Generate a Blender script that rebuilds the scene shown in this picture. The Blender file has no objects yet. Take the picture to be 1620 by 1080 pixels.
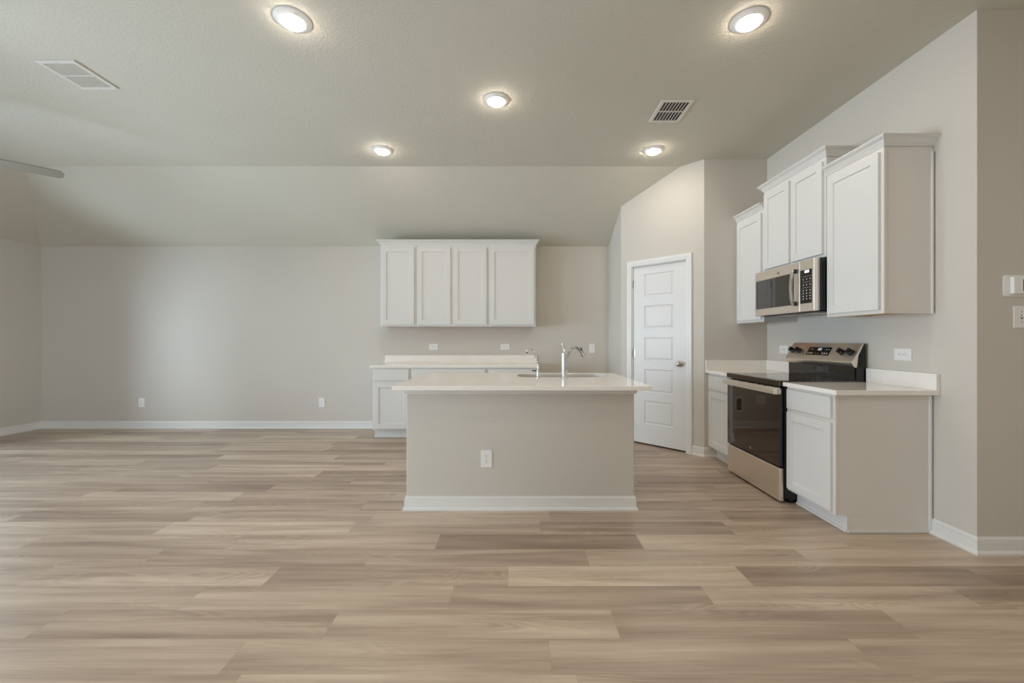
import bpy, bmesh, math, random
from mathutils import Vector, Matrix
random.seed(7)
SC = bpy.context.scene
C = SC.collection
PI = math.pi

# ------------------------------------------------------------ camera, world, exposure
FPX, VX, VY, CH = 655.0, 813.0, 537.0, 1.22          # focal length in px of a 1620 frame, principal point, eye height
cd = bpy.data.cameras.new('camera')
cd.sensor_width = 36.0
cd.lens = FPX / 1620 * 36
cd.shift_x = -(VX - 810) / 1620
cd.shift_y = -(540 - VY) / 1620
cd.clip_start = 0.05
cam = bpy.data.objects.new('camera', cd)
cam.location = (0, 0, CH)
cam.rotation_euler = (PI / 2, 0, 0)
C.objects.link(cam)
SC.camera = cam

SKY_STRENGTH = 20.0
LAMP_STRENGTH = 150.0
EXPOSURE = -0.12
SC.view_settings.view_transform = 'Standard'
SC.view_settings.look = 'None'
SC.view_settings.gamma = 1.0
SC.view_settings.exposure = EXPOSURE
SC.view_settings.use_curve_mapping = False
SC.cycles.use_denoising = True
SC.cycles.max_bounces = 14
SC.cycles.diffuse_bounces = 10
SC.cycles.glossy_bounces = 5
SC.cycles.transparent_max_bounces = 12
SC.cycles.caustics_reflective = False
SC.cycles.caustics_refractive = False
SC.cycles.sample_clamp_indirect = 6.0

W = bpy.data.worlds.new('daylight')
SC.world = W
W.use_nodes = True
bg = W.node_tree.nodes['Background']
bg.inputs['Color'].default_value = (0.70, 0.85, 1.0, 1)
bg.inputs['Strength'].default_value = SKY_STRENGTH

# room dimensions (metres); camera stands over the origin
XL, XR = -6.50, 2.640          # great-room side wall, kitchen side wall
YB = 5.695                     # far wall
YC = 4.316                     # kitchen end wall
PA, PB = (1.300, 5.024), (1.983, YC)   # ends of the diagonal pantry wall
YH = 2.36                      # wall with the thermostat
XE, YR = 4.60, -3.40           # hall side wall, wall behind the camera
ZC, ZL = 3.10, 2.50            # flat ceiling, low edge of the slopes
YK, XK = 4.494, -5.30          # where the slopes start

# daylight sampling aids at the window openings: portals only, they add no light of their own
WINDOWS_LEFT = [(-0.70, 0.70), (1.40, 3.10), (3.80, 4.70)]
WZ0, WZ1 = 0.12, 2.20
for (a, b) in WINDOWS_LEFT:
    ld = bpy.data.lights.new('window_daylight', 'AREA')
    ld.shape = 'RECTANGLE'; ld.size = WZ1 - WZ0; ld.size_y = b - a
    ld.cycles.is_portal = True
    lo = bpy.data.objects.new('window_daylight', ld)
    lo.location = (XL - 0.10, (a + b) / 2, (WZ0 + WZ1) / 2)
    lo.rotation_euler = (0, -PI / 2, 0)
    C.objects.link(lo)
UNSEEN_REAR_WIN = (-6.30, -5.40)  # unseen window, set far left to light the far wall past the island
ld = bpy.data.lights.new('window_daylight', 'AREA')
ld.shape = 'RECTANGLE'; ld.size = UNSEEN_REAR_WIN[1] - UNSEEN_REAR_WIN[0]; ld.size_y = WZ1 - WZ0
ld.cycles.is_portal = True
lo = bpy.data.objects.new('window_daylight', ld)
lo.location = (sum(UNSEEN_REAR_WIN) / 2, YR - 0.10, (WZ0 + WZ1) / 2)
lo.rotation_euler = (PI / 2, 0, 0)
C.objects.link(lo)

ADDED_HALL_WIN = (-2.6, -0.6)  # unseen window added to lift the left wall and far-left corner
ld = bpy.data.lights.new('window_daylight', 'AREA')
ld.shape = 'RECTANGLE'; ld.size = WZ1 - WZ0; ld.size_y = ADDED_HALL_WIN[1] - ADDED_HALL_WIN[0]
ld.cycles.is_portal = True
lo = bpy.data.objects.new('window_daylight', ld)
lo.location = (XE + 0.10, sum(ADDED_HALL_WIN) / 2, (WZ0 + WZ1) / 2)
lo.rotation_euler = (0, PI / 2, 0)
C.objects.link(lo)

# ------------------------------------------------------------ materials
def lin(c):
    return tuple((v / 255 / 12.92 if v / 255 <= 0.04045 else ((v / 255 + 0.055) / 1.055) ** 2.4) for v in c)

def new_mat(name):
    m = bpy.data.materials.new(name); m.use_nodes = True
    nt = m.node_tree
    return m, nt, nt.nodes['Principled BSDF']

def node(nt, kind, **kw):
    n = nt.nodes.new(kind)
    for k, v in kw.items():
        if k.startswith('i_'):
            n.inputs[k[2:].replace('_', ' ')].default_value = v
        else:
            setattr(n, k, v)
    return n

def simple(name, rgb, rough=0.5, metal=0.0, spec=0.5, var=0.03, vscale=3.0, bump=0.0, bscale=60.0, coat=0.0, bdist=0.002):
    """paint, plastic or metal with a slight procedural unevenness"""
    m, nt, b = new_mat(name)
    L = nt.links
    geo = node(nt, 'ShaderNodeNewGeometry')
    n = node(nt, 'ShaderNodeTexNoise'); n.inputs['Scale'].default_value = vscale; n.inputs['Detail'].default_value = 3
    L.new(geo.outputs['Position'], n.inputs['Vector'])
    r = node(nt, 'ShaderNodeValToRGB')
    c = lin(rgb)
    r.color_ramp.elements[0].color = tuple(v * (1 - var) for v in c) + (1,)
    r.color_ramp.elements[1].color = tuple(min(1, v * (1 + var)) for v in c) + (1,)
    r.color_ramp.elements[0].position = 0.3; r.color_ramp.elements[1].position = 0.7
    L.new(n.outputs['Fac'], r.inputs['Fac']); L.new(r.outputs['Color'], b.inputs['Base Color'])
    b.inputs['Roughness'].default_value = rough
    b.inputs['Metallic'].default_value = metal
    b.inputs['Specular IOR Level'].default_value = spec
    if coat: b.inputs['Coat Weight'].default_value = coat; b.inputs['Coat Roughness'].default_value = 0.08
    if bump:
        n2 = node(nt, 'ShaderNodeTexNoise'); n2.inputs['Scale'].default_value = bscale
        n2.inputs['Detail'].default_value = 4; n2.inputs['Roughness'].default_value = 0.55
        L.new(geo.outputs['Position'], n2.inputs['Vector'])
        bp = node(nt, 'ShaderNodeBump'); bp.inputs['Strength'].default_value = bump; bp.inputs['Distance'].default_value = bdist
        L.new(n2.outputs['Fac'], bp.inputs['Height']); L.new(bp.outputs['Normal'], b.inputs['Normal'])
    return m

def brushed(name, rgb, rough, axis, metal=1.0, amt=0.12):
    """metal brushed along one world axis"""
    m, nt, b = new_mat(name); L = nt.links
    geo = node(nt, 'ShaderNodeNewGeometry')
    mp = node(nt, 'ShaderNodeMapping'); mp.inputs['Scale'].default_value = [3 if i == axis else 420 for i in range(3)]
    L.new(geo.outputs['Position'], mp.inputs['Vector'])
    n = node(nt, 'ShaderNodeTexNoise'); n.inputs['Scale'].default_value = 1.0; n.inputs['Detail'].default_value = 2
    L.new(mp.outputs['Vector'], n.inputs['Vector'])
    mr = node(nt, 'ShaderNodeMapRange'); mr.inputs['To Min'].default_value = rough - amt / 2; mr.inputs['To Max'].default_value = rough + amt / 2
    L.new(n.outputs['Fac'], mr.inputs['Value']); L.new(mr.outputs['Result'], b.inputs['Roughness'])
    b.inputs['Base Color'].default_value = lin(rgb) + (1,)
    b.inputs['Metallic'].default_value = metal
    return m

def emis(name, rgb, s):
    m, nt, b = new_mat(name)
    b.inputs['Base Color'].default_value = (0.8, 0.8, 0.8, 1)
    b.inputs['Emission Color'].default_value = tuple(rgb) + (1,)
    b.inputs['Emission Strength'].default_value = s
    return m

M = {}
M['wall'] = simple('greige_orange_peel_paint', (205, 200, 191), 0.75, spec=0.25, var=0.012, vscale=1.3, bump=0.35, bscale=75, bdist=0.0035)
M['ceiling'] = simple('greige_knockdown_ceiling_paint', (206, 203, 190), 0.85, spec=0.2, var=0.012, vscale=1.5, bump=0.55, bscale=62, bdist=0.005)
M['trim'] = simple('white_trim_paint', (226, 225, 222), 0.35, spec=0.45, var=0.008)
M['cab'] = simple('white_cabinet_paint', (219, 218, 215), 0.42, spec=0.4, var=0.008)
M['cabside'] = simple('white_cabinet_end_panel', (221, 217, 211), 0.45, spec=0.4, var=0.008)
M['door'] = simple('white_door_paint', (222, 221, 219), 0.38, spec=0.45, var=0.008)
M['quartz'] = simple('white_quartz', (240, 236, 230), 0.09, spec=0.5, var=0.02, vscale=14)
M['plastic'] = simple('white_plastic', (235, 234, 232), 0.35, var=0.005)
M['plastic_grey'] = simple('grey_slot_plastic', (92, 90, 88), 0.6, var=0.01)  # even grey for outlet slots, toggle slot and switch screws
M['black'] = simple('black_enamel', (14, 14, 15), 0.22, var=0.05)
M['blackplastic'] = simple('black_plastic', (18, 18, 19), 0.35, var=0.05)
M['charcoal'] = simple('charcoal_metal', (66, 67, 70), 0.38, metal=0.6, var=0.05)
M['glassblack'] = simple('dark_oven_glass', (34, 17, 10), 0.03, spec=1.0, var=0.03, coat=0.35)
M['cooktop'] = simple('black_ceramic_cooktop', (14, 13, 13), 0.05, spec=0.9, var=0.03)
M['micglass'] = simple('grey_microwave_glass', (52, 48, 45), 0.04, spec=1.0, var=0.03)
M['steel_y'] = brushed('brushed_stainless', (242, 233, 222), 0.36, 1)
M['steel_x'] = brushed('satin_stainless_sink', (160, 157, 152), 0.28, 0)
M['steelbright'] = simple('polished_steel_edge', (214, 210, 204), 0.22, metal=1.0, var=0.02)
M['bronze'] = brushed('dark_steel_trim', (92, 80, 68), 0.3, 1)
M['chrome'] = simple('chrome', (222, 222, 224), 0.07, metal=1.0, var=0.01)
M['nickel'] = simple('satin_nickel', (180, 176, 170), 0.33, metal=1.0, var=0.02)
M['vent'] = simple('white_register_enamel', (222, 219, 212), 0.45, var=0.01)
M['duct'] = simple('dark_duct', (70, 64, 58), 0.8, var=0.05)
M['ductlight'] = simple('pale_filter', (176, 176, 176), 0.8, var=0.03)
M['rawwood'] = simple('raw_birch_underside', (196, 152, 108), 0.6, var=0.1, vscale=12)
M['fan'] = simple('pale_taupe_fan_blade', (140, 134, 120), 0.5, var=0.03)
M['fanmetal'] = simple('brushed_nickel_fan', (176, 172, 166), 0.3, metal=1.0, var=0.03)
M['marks'] = simple('white_printing', (222, 222, 222), 0.5, var=0.0)
M['digits'] = emis('lit_display_digits', (0.75, 0.86, 1.0), 0.7)
M['lcd'] = simple('thermostat_screen', (120, 114, 106), 0.2, var=0.05)
M['grass'] = simple('lawn', (96, 120, 70), 0.9, var=0.3, vscale=2)

def lens_mat():
    m, nt, b = new_mat('lit_diffuser')
    b.inputs['Base Color'].default_value = (0.9, 0.9, 0.9, 1)
    b.inputs['Emission Color'].default_value = (1.0, 0.88, 0.75, 1)
    b.inputs['Emission Strength'].default_value = LAMP_STRENGTH
    return m
M['lens'] = lens_mat()

def pane_mat():
    m = bpy.data.materials.new('window_glass'); m.use_nodes = True
    nt = m.node_tree; L = nt.links
    nt.nodes.remove(nt.nodes['Principled BSDF'])
    out = nt.nodes['Material Output']
    t = node(nt, 'ShaderNodeBsdfTransparent'); g = node(nt, 'ShaderNodeBsdfGlossy'); g.inputs['Roughness'].default_value = 0.02
    f = node(nt, 'ShaderNodeFresnel'); f.inputs['IOR'].default_value = 1.45
    mx = node(nt, 'ShaderNodeMixShader')
    L.new(f.outputs[0], mx.inputs[0]); L.new(t.outputs[0], mx.inputs[1]); L.new(g.outputs[0], mx.inputs[2]); L.new(mx.outputs[0], out.inputs['Surface'])
    return m
M['pane'] = pane_mat()

def floor_mat():
    m, nt, b = new_mat('oak_look_vinyl_plank'); L = nt.links
    uv = node(nt, 'ShaderNodeUVMap', uv_map='plank')
    tone = node(nt, 'ShaderNodeAttribute', attribute_name='tone')
    seed = node(nt, 'ShaderNodeAttribute', attribute_name='seed')
    comb = node(nt, 'ShaderNodeCombineXYZ')
    L.new(seed.outputs['Fac'], comb.inputs['Z'])
    add = node(nt, 'ShaderNodeVectorMath', operation='ADD')
    L.new(uv.outputs['UV'], add.inputs[0]); L.new(comb.outputs[0], add.inputs[1])
    def nz(sx, sy, detail, rough=0.55, dist=0.0):
        mp = node(nt, 'ShaderNodeMapping'); mp.inputs['Scale'].default_value = (sx, sy, 7.3)
        L.new(add.outputs[0], mp.inputs['Vector'])
        n = node(nt, 'ShaderNodeTexNoise'); n.inputs['Scale'].default_value = 1
        n.inputs['Detail'].default_value = detail; n.inputs['Roughness'].default_value = rough; n.inputs['Distortion'].default_value = dist
        L.new(mp.outputs[0], n.inputs['Vector'])
        return n.outputs['Fac']
    def math_(op, a, c=None, clamp=False):
        n = node(nt, 'ShaderNodeMath', operation=op); n.use_clamp = clamp
        for i, v in enumerate((a, c)):
            if v is None: continue
            if isinstance(v, (int, float)): n.inputs[i].default_value = v
            else: L.new(v, n.inputs[i])
        return n.outputs[0]
    broad = nz(0.9, 13, 3, 0.5, 0.4)        # soft bands along the board
    fine = nz(2.5, 150, 4, 0.6)              # fine streaks
    warp = nz(1.3, 7, 1.5, 0.45, 0.6)         # field whose contour lines make the cathedral grain
    rings = math_('SINE', math_('MULTIPLY', warp, 105.0))
    mask = nz(1.1, 5.0, 1, 0.5)
    mask = math_('MULTIPLY', math_('SUBTRACT', mask, 0.50, True), 5.0, True)
    v = math_('MULTIPLY', math_('SUBTRACT', broad, 0.5), 1.2)
    v = math_('ADD', v, math_('MULTIPLY', math_('SUBTRACT', fine, 0.5), 0.5))
    v = math_('ADD', v, math_('MULTIPLY', math_('MULTIPLY', rings, mask), 0.085))
    v = math_('ADD', v, tone.outputs['Fac'])
    ramp = node(nt, 'ShaderNodeValToRGB')
    e = ramp.color_ramp.elements
    e[0].position = 0.0; e[0].color = lin((134, 113, 97)) + (1,)
    e[1].position = 1.0; e[1].color = lin((216, 199, 177)) + (1,)
    k = ramp.color_ramp.elements.new(0.35); k.color = lin((165, 145, 127)) + (1,)
    k = ramp.color_ramp.elements.new(0.65); k.color = lin((190, 171, 151)) + (1,)
    L.new(v, ramp.inputs['Fac'])
    # thin joint lines at plank edges
    edge = node(nt, 'ShaderNodeAttribute', attribute_name='seed')
    uvl = node(nt, 'ShaderNodeUVMap', uv_map='edge')
    sep = node(nt, 'ShaderNodeSeparateXYZ'); L.new(uvl.outputs['UV'], sep.inputs[0])
    dx = math_('SUBTRACT', 0.5, math_('ABSOLUTE', math_('SUBTRACT', sep.outputs['X'], 0.5)))
    dy = math_('SUBTRACT', 0.5, math_('ABSOLUTE', math_('SUBTRACT', sep.outputs['Y'], 0.5)))
    jx = math_('LESS_THAN', dx, 0.0009)
    jy = math_('LESS_THAN', dy, 0.006)
    j = math_('MAXIMUM', jx, jy)
    mix = node(nt, 'ShaderNodeMix', data_type='RGBA'); mix.blend_type = 'MULTIPLY'
    mix.inputs[7].default_value = (0.62, 0.58, 0.55, 1)
    L.new(math_('MULTIPLY', j, 0.35), mix.inputs[0]); L.new(ramp.outputs['Color'], mix.inputs[6])
    L.new(mix.outputs[2], b.inputs['Base Color'])
    b.inputs['Roughness'].default_value = 0.36
    b.inputs['Specular IOR Level'].default_value = 0.55
    bp = node(nt, 'ShaderNodeBump'); bp.inputs['Strength'].default_value = 0.12; bp.inputs['Distance'].default_value = 0.001
    L.new(fine, bp.inputs['Height']); L.new(bp.outputs['Normal'], b.inputs['Normal'])
    return m
M['floor'] = floor_mat()

# ------------------------------------------------------------ mesh helpers
def BM(): return bmesh.new()

def bx(bm, x0, x1, y0, y1, z0, z1, bev=0.0):
    x0, x1 = min(x0, x1), max(x0, x1); y0, y1 = min(y0, y1), max(y0, y1); z0, z1 = min(z0, z1), max(z0, z1)
    r = bmesh.ops.create_cube(bm, size=1.0)
    vs = r['verts']
    bmesh.ops.scale(bm, vec=(x1 - x0, y1 - y0, z1 - z0), verts=vs)
    bmesh.ops.translate(bm, vec=((x0 + x1) / 2, (y0 + y1) / 2, (z0 + z1) / 2), verts=vs)
    if bev:
        es = list({e for v in vs for e in v.link_edges})
        bmesh.ops.bevel(bm, geom=es, offset=bev, segments=2, affect='EDGES', profile=0.5)
    return bm

def prism(bm, pts, fn):
    """pts: outline polygon; fn(p, side) -> 3D point for side 0/1"""
    a = [bm.verts.new(fn(p, 0)) for p in pts]
    b = [bm.verts.new(fn(p, 1)) for p in pts]
    n = len(pts)
    bm.faces.new(a); bm.faces.new(list(reversed(b)))
    for i in range(n):
        bm.faces.new([a[i], b[i], b[(i + 1) % n], a[(i + 1) % n]])
    return bm

def lathe(bm, prof, seg=32, mat=None):
    """prof: [(r, z)] revolved about z"""
    rings = []
    for r, z in prof:
        if r < 1e-6: rings.append([bm.verts.new((0, 0, z))])
        else: rings.append([bm.verts.new((r * math.cos(2 * PI * k / seg), r * math.sin(2 * PI * k / seg), z)) for k in range(seg)])
    for a, b in zip(rings, rings[1:]):
        if len(a) == 1 and len(b) == 1: continue
        for k in range(seg):
            k2 = (k + 1) % seg
            if len(a) == 1: bm.faces.new([a[0], b[k2], b[k]])
            elif len(b) == 1: bm.faces.new([a[k], a[k2], b[0]])
            else: bm.faces.new([a[k], a[k2], b[k2], b[k]])
    if mat is not None: bmesh.ops.transform(bm, matrix=mat, verts=[v for ring in rings for v in ring])
    return bm

def tube(bm, pts, rad, seg=14, caps=True):
    """rad: number or list"""
    pts = [Vector(p) for p in pts]
    n = len(pts)
    rr = rad if isinstance(rad, (list, tuple)) else [rad] * n
    rings = []
    up = None
    for i, p in enumerate(pts):
        t = (pts[min(i + 1, n - 1)] - pts[max(i - 1, 0)]).normalized()
        if up is None:
            up = Vector((0, 0, 1)) if abs(t.z) < 0.9 else Vector((1, 0, 0))
        side = t.cross(up).normalized(); up = side.cross(t).normalized()
        rings.append([bm.verts.new(p + rr[i] * (math.cos(2 * PI * k / seg) * side + math.sin(2 * PI * k / seg) * up)) for k in range(seg)])
    for a, b in zip(rings, rings[1:]):
        for k in range(seg):
            bm.faces.new([a[k], a[(k + 1) % seg], b[(k + 1) % seg], b[k]])
    if caps:
        bm.faces.new(rings[0]); bm.faces.new(list(reversed(rings[-1])))
    return bm

def smooth_path(pts, n=6):
    """Catmull-Rom through pts"""
    P = [Vector(p) for p in pts]
    P = [2 * P[0] - P[1]] + P + [2 * P[-1] - P[-2]]
    out = []
    for i in range(1, len(P) - 2):
        for k in range(n):
            t = k / n
            out.append(0.5 * ((2 * P[i]) + (-P[i - 1] + P[i + 1]) * t + (2 * P[i - 1] - 5 * P[i] + 4 * P[i + 1] - P[i + 2]) * t * t + (-P[i - 1] + 3 * P[i] - 3 * P[i + 1] + P[i + 2]) * t ** 3))
    out.append(P[-2])
    return out

def sweep(path, prof, closed=False, ends=None):
    """path: [(x,y)], profile [(out, z)] swept with mitred corners; out is to the RIGHT of the travel direction.
    returns one ring of 3D points per path vertex"""
    n = len(path); P = [Vector((p[0], p[1])) for p in path]
    rings = []
    for i in range(n):
        ds = []
        if i > 0 or closed: ds.append((P[i] - P[i - 1]).normalized())
        if i < n - 1 or closed: ds.append((P[(i + 1) % n] - P[i]).normalized())
        ns = [Vector((d.y, -d.x)) for d in ds]
        if len(ns) == 2:
            m = (ns[0] + ns[1])
            m = m / (1 + ns[0].dot(ns[1]))
        else: m = ns[0]
        rings.append([(P[i].x + m.x * o, P[i].y + m.y * o, z) for o, z in prof])
    return rings

def skin_rings(bm, rings, caps=True):
    R = [[bm.verts.new(p) for p in r] for r in rings]
    n = len(R[0])
    for a, b in zip(R, R[1:]):
        for k in range(n):
            bm.faces.new([a[k], a[(k + 1) % n], b[(k + 1) % n], b[k]])
    if caps:
        bm.faces.new(R[0]); bm.faces.new(list(reversed(R[-1])))
    return bm

def obj(name, bm, mat, parent=None, smooth=False, bev=0.0, tag=None, matrix=None):
    me = bpy.data.meshes.new(name)
    bmesh.ops.recalc_face_normals(bm, faces=bm.faces)
    bm.to_mesh(me); bm.free()
    me.materials.append(M[mat] if isinstance(mat, str) else mat)
    o = bpy.data.objects.new(name, me)
    C.objects.link(o)
    if parent is not None: o.parent = parent
    if matrix is not None: o.matrix_local = matrix
    if smooth:
        for p in me.polygons: p.use_smooth = True
        try:
            me.set_sharp_from_angle(angle=math.radians(35))
        except Exception: pass
    if bev:
        m = o.modifiers.new('bevel', 'BEVEL'); m.width = bev; m.segments = 2; m.limit_method = 'ANGLE'; m.angle_limit = math.radians(40)
    return o

def tagit(o, label, cat, group=None):
    o['label'] = label; o['category'] = cat
    if group: o['group'] = group
    return o

def thing(name, label, cat, loc=(0, 0, 0), rz=0.0, group=None):
    o = bpy.data.objects.new(name, None); C.objects.link(o)
    o.empty_display_size = 0.1
    o.location = loc; o.rotation_euler = (0, 0, rz)
    return tagit(o, label, cat, group)

def struct(name, bm, mat, **kw):
    o = obj(name, bm, mat, **kw); o['kind'] = 'structure'
    return o

# ------------------------------------------------------------ the room
def zceil(x, y):
    z = ZC
    if y > YK: z = min(z, ZC - (y - YK) / (YB - YK) * (ZC - ZL))
    if x < XK: z = min(z, ZC - (XK - x) / (XK - XL) * (ZC - ZL))
    return z

def wall_mesh(p, q, thick, holes=(), pad=0.0):
    """wall standing on segment p->q, body to the LEFT of travel; room on the right. holes: [(t0,t1,z0,z1)] in metres along"""
    p = Vector(p); q = Vector(q); L = (q - p).length; u = (q - p) / L; nrm = Vector((-u.y, u.x)) * thick
    ts = {0.0, L}
    for h in holes: ts.add(h[0]); ts.add(h[1])
    # break points where a slope starts
    if abs(u.y) > 1e-6:
        t = (YK - p.y) / u.y
        if 0 < t < L: ts.add(t)
    if abs(u.x) > 1e-6:
        t = (XK - p.x) / u.x
        if 0 < t < L: ts.add(t)
    ts = sorted(ts); bm = BM()
    def pt(t, z, s):
        v = p + u * t + nrm * s
        return (v.x, v.y, z)
    def top(t):
        v = p + u * t
        return zceil(v.x, v.y)
    for a, b in zip(ts, ts[1:]):
        spans = [(0.0, None)]
        for h in holes:
            if h[0] <= a + 1e-6 and b <= h[1] + 1e-6: spans = ([(0.0, h[2])] if h[2] > 0 else []) + [(h[3], None)]
        for z0, z1 in spans:
            za, zb = (top(a), top(b)) if z1 is None else (z1, z1)
            prism(bm, [(a, z0), (b, z0), (b, zb), (a, za)], lambda w, s: pt(w[0], w[1], s))
    bmesh.ops.remove_doubles(bm, verts=bm.verts, dist=1e-5)
    return bm

TH = 0.12
struct('wall_back', wall_mesh((XL, YB), (XR + TH, YB), TH), 'wall')
lw = [(YB - b, YB - a, WZ0, WZ1) for a, b in WINDOWS_LEFT]
struct('wall_left', wall_mesh((XL, YR), (XL, YB), TH, [(a - YR, b - YR, WZ0, WZ1) for a, b in WINDOWS_LEFT]), 'wall')
struct('wall_rear', wall_mesh((XE, YR), (XL, YR), TH, [(XE - UNSEEN_REAR_WIN[1], XE - UNSEEN_REAR_WIN[0], WZ0, WZ1)]), 'wall')
struct('wall_hall', wall_mesh((XE, YH), (XE, YR), TH, [(YH - ADDED_HALL_WIN[1], YH - ADDED_HALL_WIN[0], WZ0, WZ1)]), 'wall')
struct('wall_pantry_side', wall_mesh((PA[0], YB), PA, 0.10), 'wall')
dvec = Vector((PB[0] - PA[0], PB[1] - PA[1])); DL = dvec.length; du = dvec / DL
DT0, DT1, DTOP = 0.145 * DL, 0.82 * DL, 2.088
struct('wall_pantry', wall_mesh(PA, PB, 0.10, [(DT0, DT1, 0.0, DTOP)]), 'wall')
struct('wall_kitchen_end', wall_mesh(PB, (XR, YC), 0.10), 'wall')
struct('wall_right', wall_mesh((XR, YC), (XR, YH + TH), TH), 'wall')
struct('wall_pantry_right', wall_mesh((XR, YB), (XR, YC + .10), TH), 'wall')
struct('wall_thermostat', wall_mesh((XR, YH), (XE, YH), TH), 'wall')

# ceiling slab: flat field, back slope, left slope with a hip
bm = BM()
def V3(x, y): return (x, y, zceil(x, y))
polys = [[(XK, YR), (XE, YR), (XE, YK), (XK, YK)], [(XK, YK), (XE, YK), (XE, YB), (XL, YB)], [(XL, YR), (XK, YR), (XK, YK), (XL, YB)]]
for pl in polys:
    bm.faces.new([bm.verts.new(V3(*p)) for p in pl])
bmesh.ops.remove_doubles(bm, verts=bm.verts, dist=1e-4)
r = bmesh.ops.extrude_face_region(bm, geom=list(bm.faces))
bmesh.ops.translate(bm, vec=(0, 0, 0.12), verts=[g for g in r['geom'] if isinstance(g, bmesh.types.BMVert)])
struct('ceiling', bm, 'ceiling')

# floor: boards laid along x, joints placed as in the room
def make_floor():
    bm = BM()
    uv = bm.loops.layers.uv.new('plank'); ue = bm.loops.layers.uv.new('edge')
    lt = bm.faces.layers.float.new('tone'); ls = bm.faces.layers.float.new('seed')
    RW, RL, Y0 = 0.1805, 1.22, 1.5085
    off = {0: .14, 1: .436, 2: -.297, 3: -.03, 4: .41, 5: -.46, 6: .17}
    tones = {(0, 0): .50, (0, -1): .50, (1, -1): .56, (1, 0): .36, (1, -2): .44, (2, 0): .36, (2, 1): .58, (2, -1): .58, (3, -1): .38, (3, 0): .68, (3, 1): .28,
             (4, -1): .42, (4, 0): .60, (5, 0): .16, (5, 1): .62, (5, -1): .52, (6, -1): .55, (6, 0): .34}
    rnd = random.Random(21)
    k0 = int(math.floor((YR - 0.15 - Y0) / RW)); k1 = int(math.ceil((YB + 0.1 - Y0) / RW))
    for k in range(k0, k1 + 1):
        ya = Y0 + k * RW; yb = ya + RW
        o = off.get(k, rnd.uniform(0, RL))
        j0 = int(math.floor((XL - 0.15 - o) / RL)); j1 = int(math.ceil((XE + 0.15 - o) / RL))
        for j in range(j0, j1 + 1):
            xa = o + j * RL; xb = xa + RL
            x0 = max(xa, XL - 0.12); x1 = min(xb, XE + 0.12)
            y0 = max(ya, YR - 0.12); y1 = min(yb, YB + 0.12)
            if x1 <= x0 or y1 <= y0: continue
            f = bm.faces.new([bm.verts.new(p) for p in ((x0, y0, 0), (x1, y0, 0), (x1, y1, 0), (x0, y1, 0))])
            f[lt] = tones.get((k, j), min(.72, max(.24, rnd.gauss(.47, .11)))); f[ls] = rnd.uniform(0, 60)
            for lp in f.loops:
                c = lp.vert.co
                lp[uv].uv = (c.x - xa, c.y - ya); lp[ue].uv = ((c.x - xa) / RL, (c.y - ya) / RW)
    # the slab below the boards
    s = bm.faces.new([bm.verts.new(p) for p in ((XL - .12, YR - .12, -.1), (XE + .12, YR - .12, -.1), (XE + .12, YB + .12, -.1), (XL - .12, YB + .12, -.1))])
    me = bpy.data.meshes.new('floor'); bm.to_mesh(me); bm.free()
    me.materials.append(M['floor'])
    o = bpy.data.objects.new('floor', me); C.objects.link(o); o['kind'] = 'structure'
make_floor()

# baseboards
BB = [(0.0, 0.0), (0.024, 0.0), (0.024, 0.012), (0.018, 0.020), (0.013, 0.022), (0.013, 0.066), (0.0105, 0.068), (0.0125, 0.075), (0.0095, 0.077), (0.0115, 0.084), (0.009, 0.090), (0.006, 0.098), (0.0, 0.098)]
def boards(path, names, mat='trim'):
    rings = sweep(path, BB)
    for i, nm in enumerate(names):
        if nm is None: continue
        b = BM(); skin_rings(b, [rings[i], rings[i + 1]])
        struct('baseboard_' + nm, b, mat)
cs = lambda t: (PA[0] + du.x * t, PA[1] + du.y * t)
CW = 0.064
boards([(XE, YR), (XL, YR), (XL, YB), (-1.745, YB)], ['rear', 'left', 'back'])
boards([(0.295, YB), (PA[0], YB), PA, cs(DT0 - CW + 0.005)], ['back_alcove', 'pantry_side', 'pantry_left'])
boards([cs(DT1 + CW - 0.005), PB, (2.10, YC)], ['pantry_right', 'kitchen_end'])
boards([(XR, 2.612), (XR, YH), (XE, YH), (XE, YR)], ['right', 'thermostat', 'hall'])

# windows (outside the photographed field, they light the room; rear and hall ones added for that)
def window(i, axis, a, b, fixed, sgn):
    def put(bm, u0, u1, d0, d1, z0, z1):
        if axis == 'y': bx(bm, fixed + sgn * d0, fixed + sgn * d1, u0, u1, z0, z1)
        else: bx(bm, u0, u1, fixed + sgn * d0, fixed + sgn * d1, z0, z1)
    bm = BM(); f = 0.05
    put(bm, a, a + f, -.10, -.03, WZ0, WZ1); put(bm, b - f, b, -.10, -.03, WZ0, WZ1)
    put(bm, a + f, b - f, -.10, -.03, WZ0, WZ0 + f); put(bm, a + f, b - f, -.10, -.03, WZ1 - f, WZ1)
    zm = (WZ0 + WZ1) / 2
    put(bm, a + f, b - f, -.095, -.04, zm - .02, zm + .02)
    w = struct('window_%d' % i, bm, 'trim', bev=.003)
    bm = BM(); put(bm, a + f, b - f, -.070, -.066, WZ0 + f, zm - .02); put(bm, a + f, b - f, -.070, -.066, zm + .02, WZ1 - f)
    obj('pane', bm, 'pane', w)
    bm = BM(); put(bm, a - .04, b + .04, -.03, .035, WZ0 - .025, WZ0); obj('sill', bm, 'trim', w, bev=.004)
for i, (a, b) in enumerate(WINDOWS_LEFT): window(i + 1, 'y', a, b, XL, 1)
window(4, 'x', UNSEEN_REAR_WIN[0], UNSEEN_REAR_WIN[1], YR, 1)
window(5, 'y', ADDED_HALL_WIN[0], ADDED_HALL_WIN[1], XE, -1)

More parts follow.
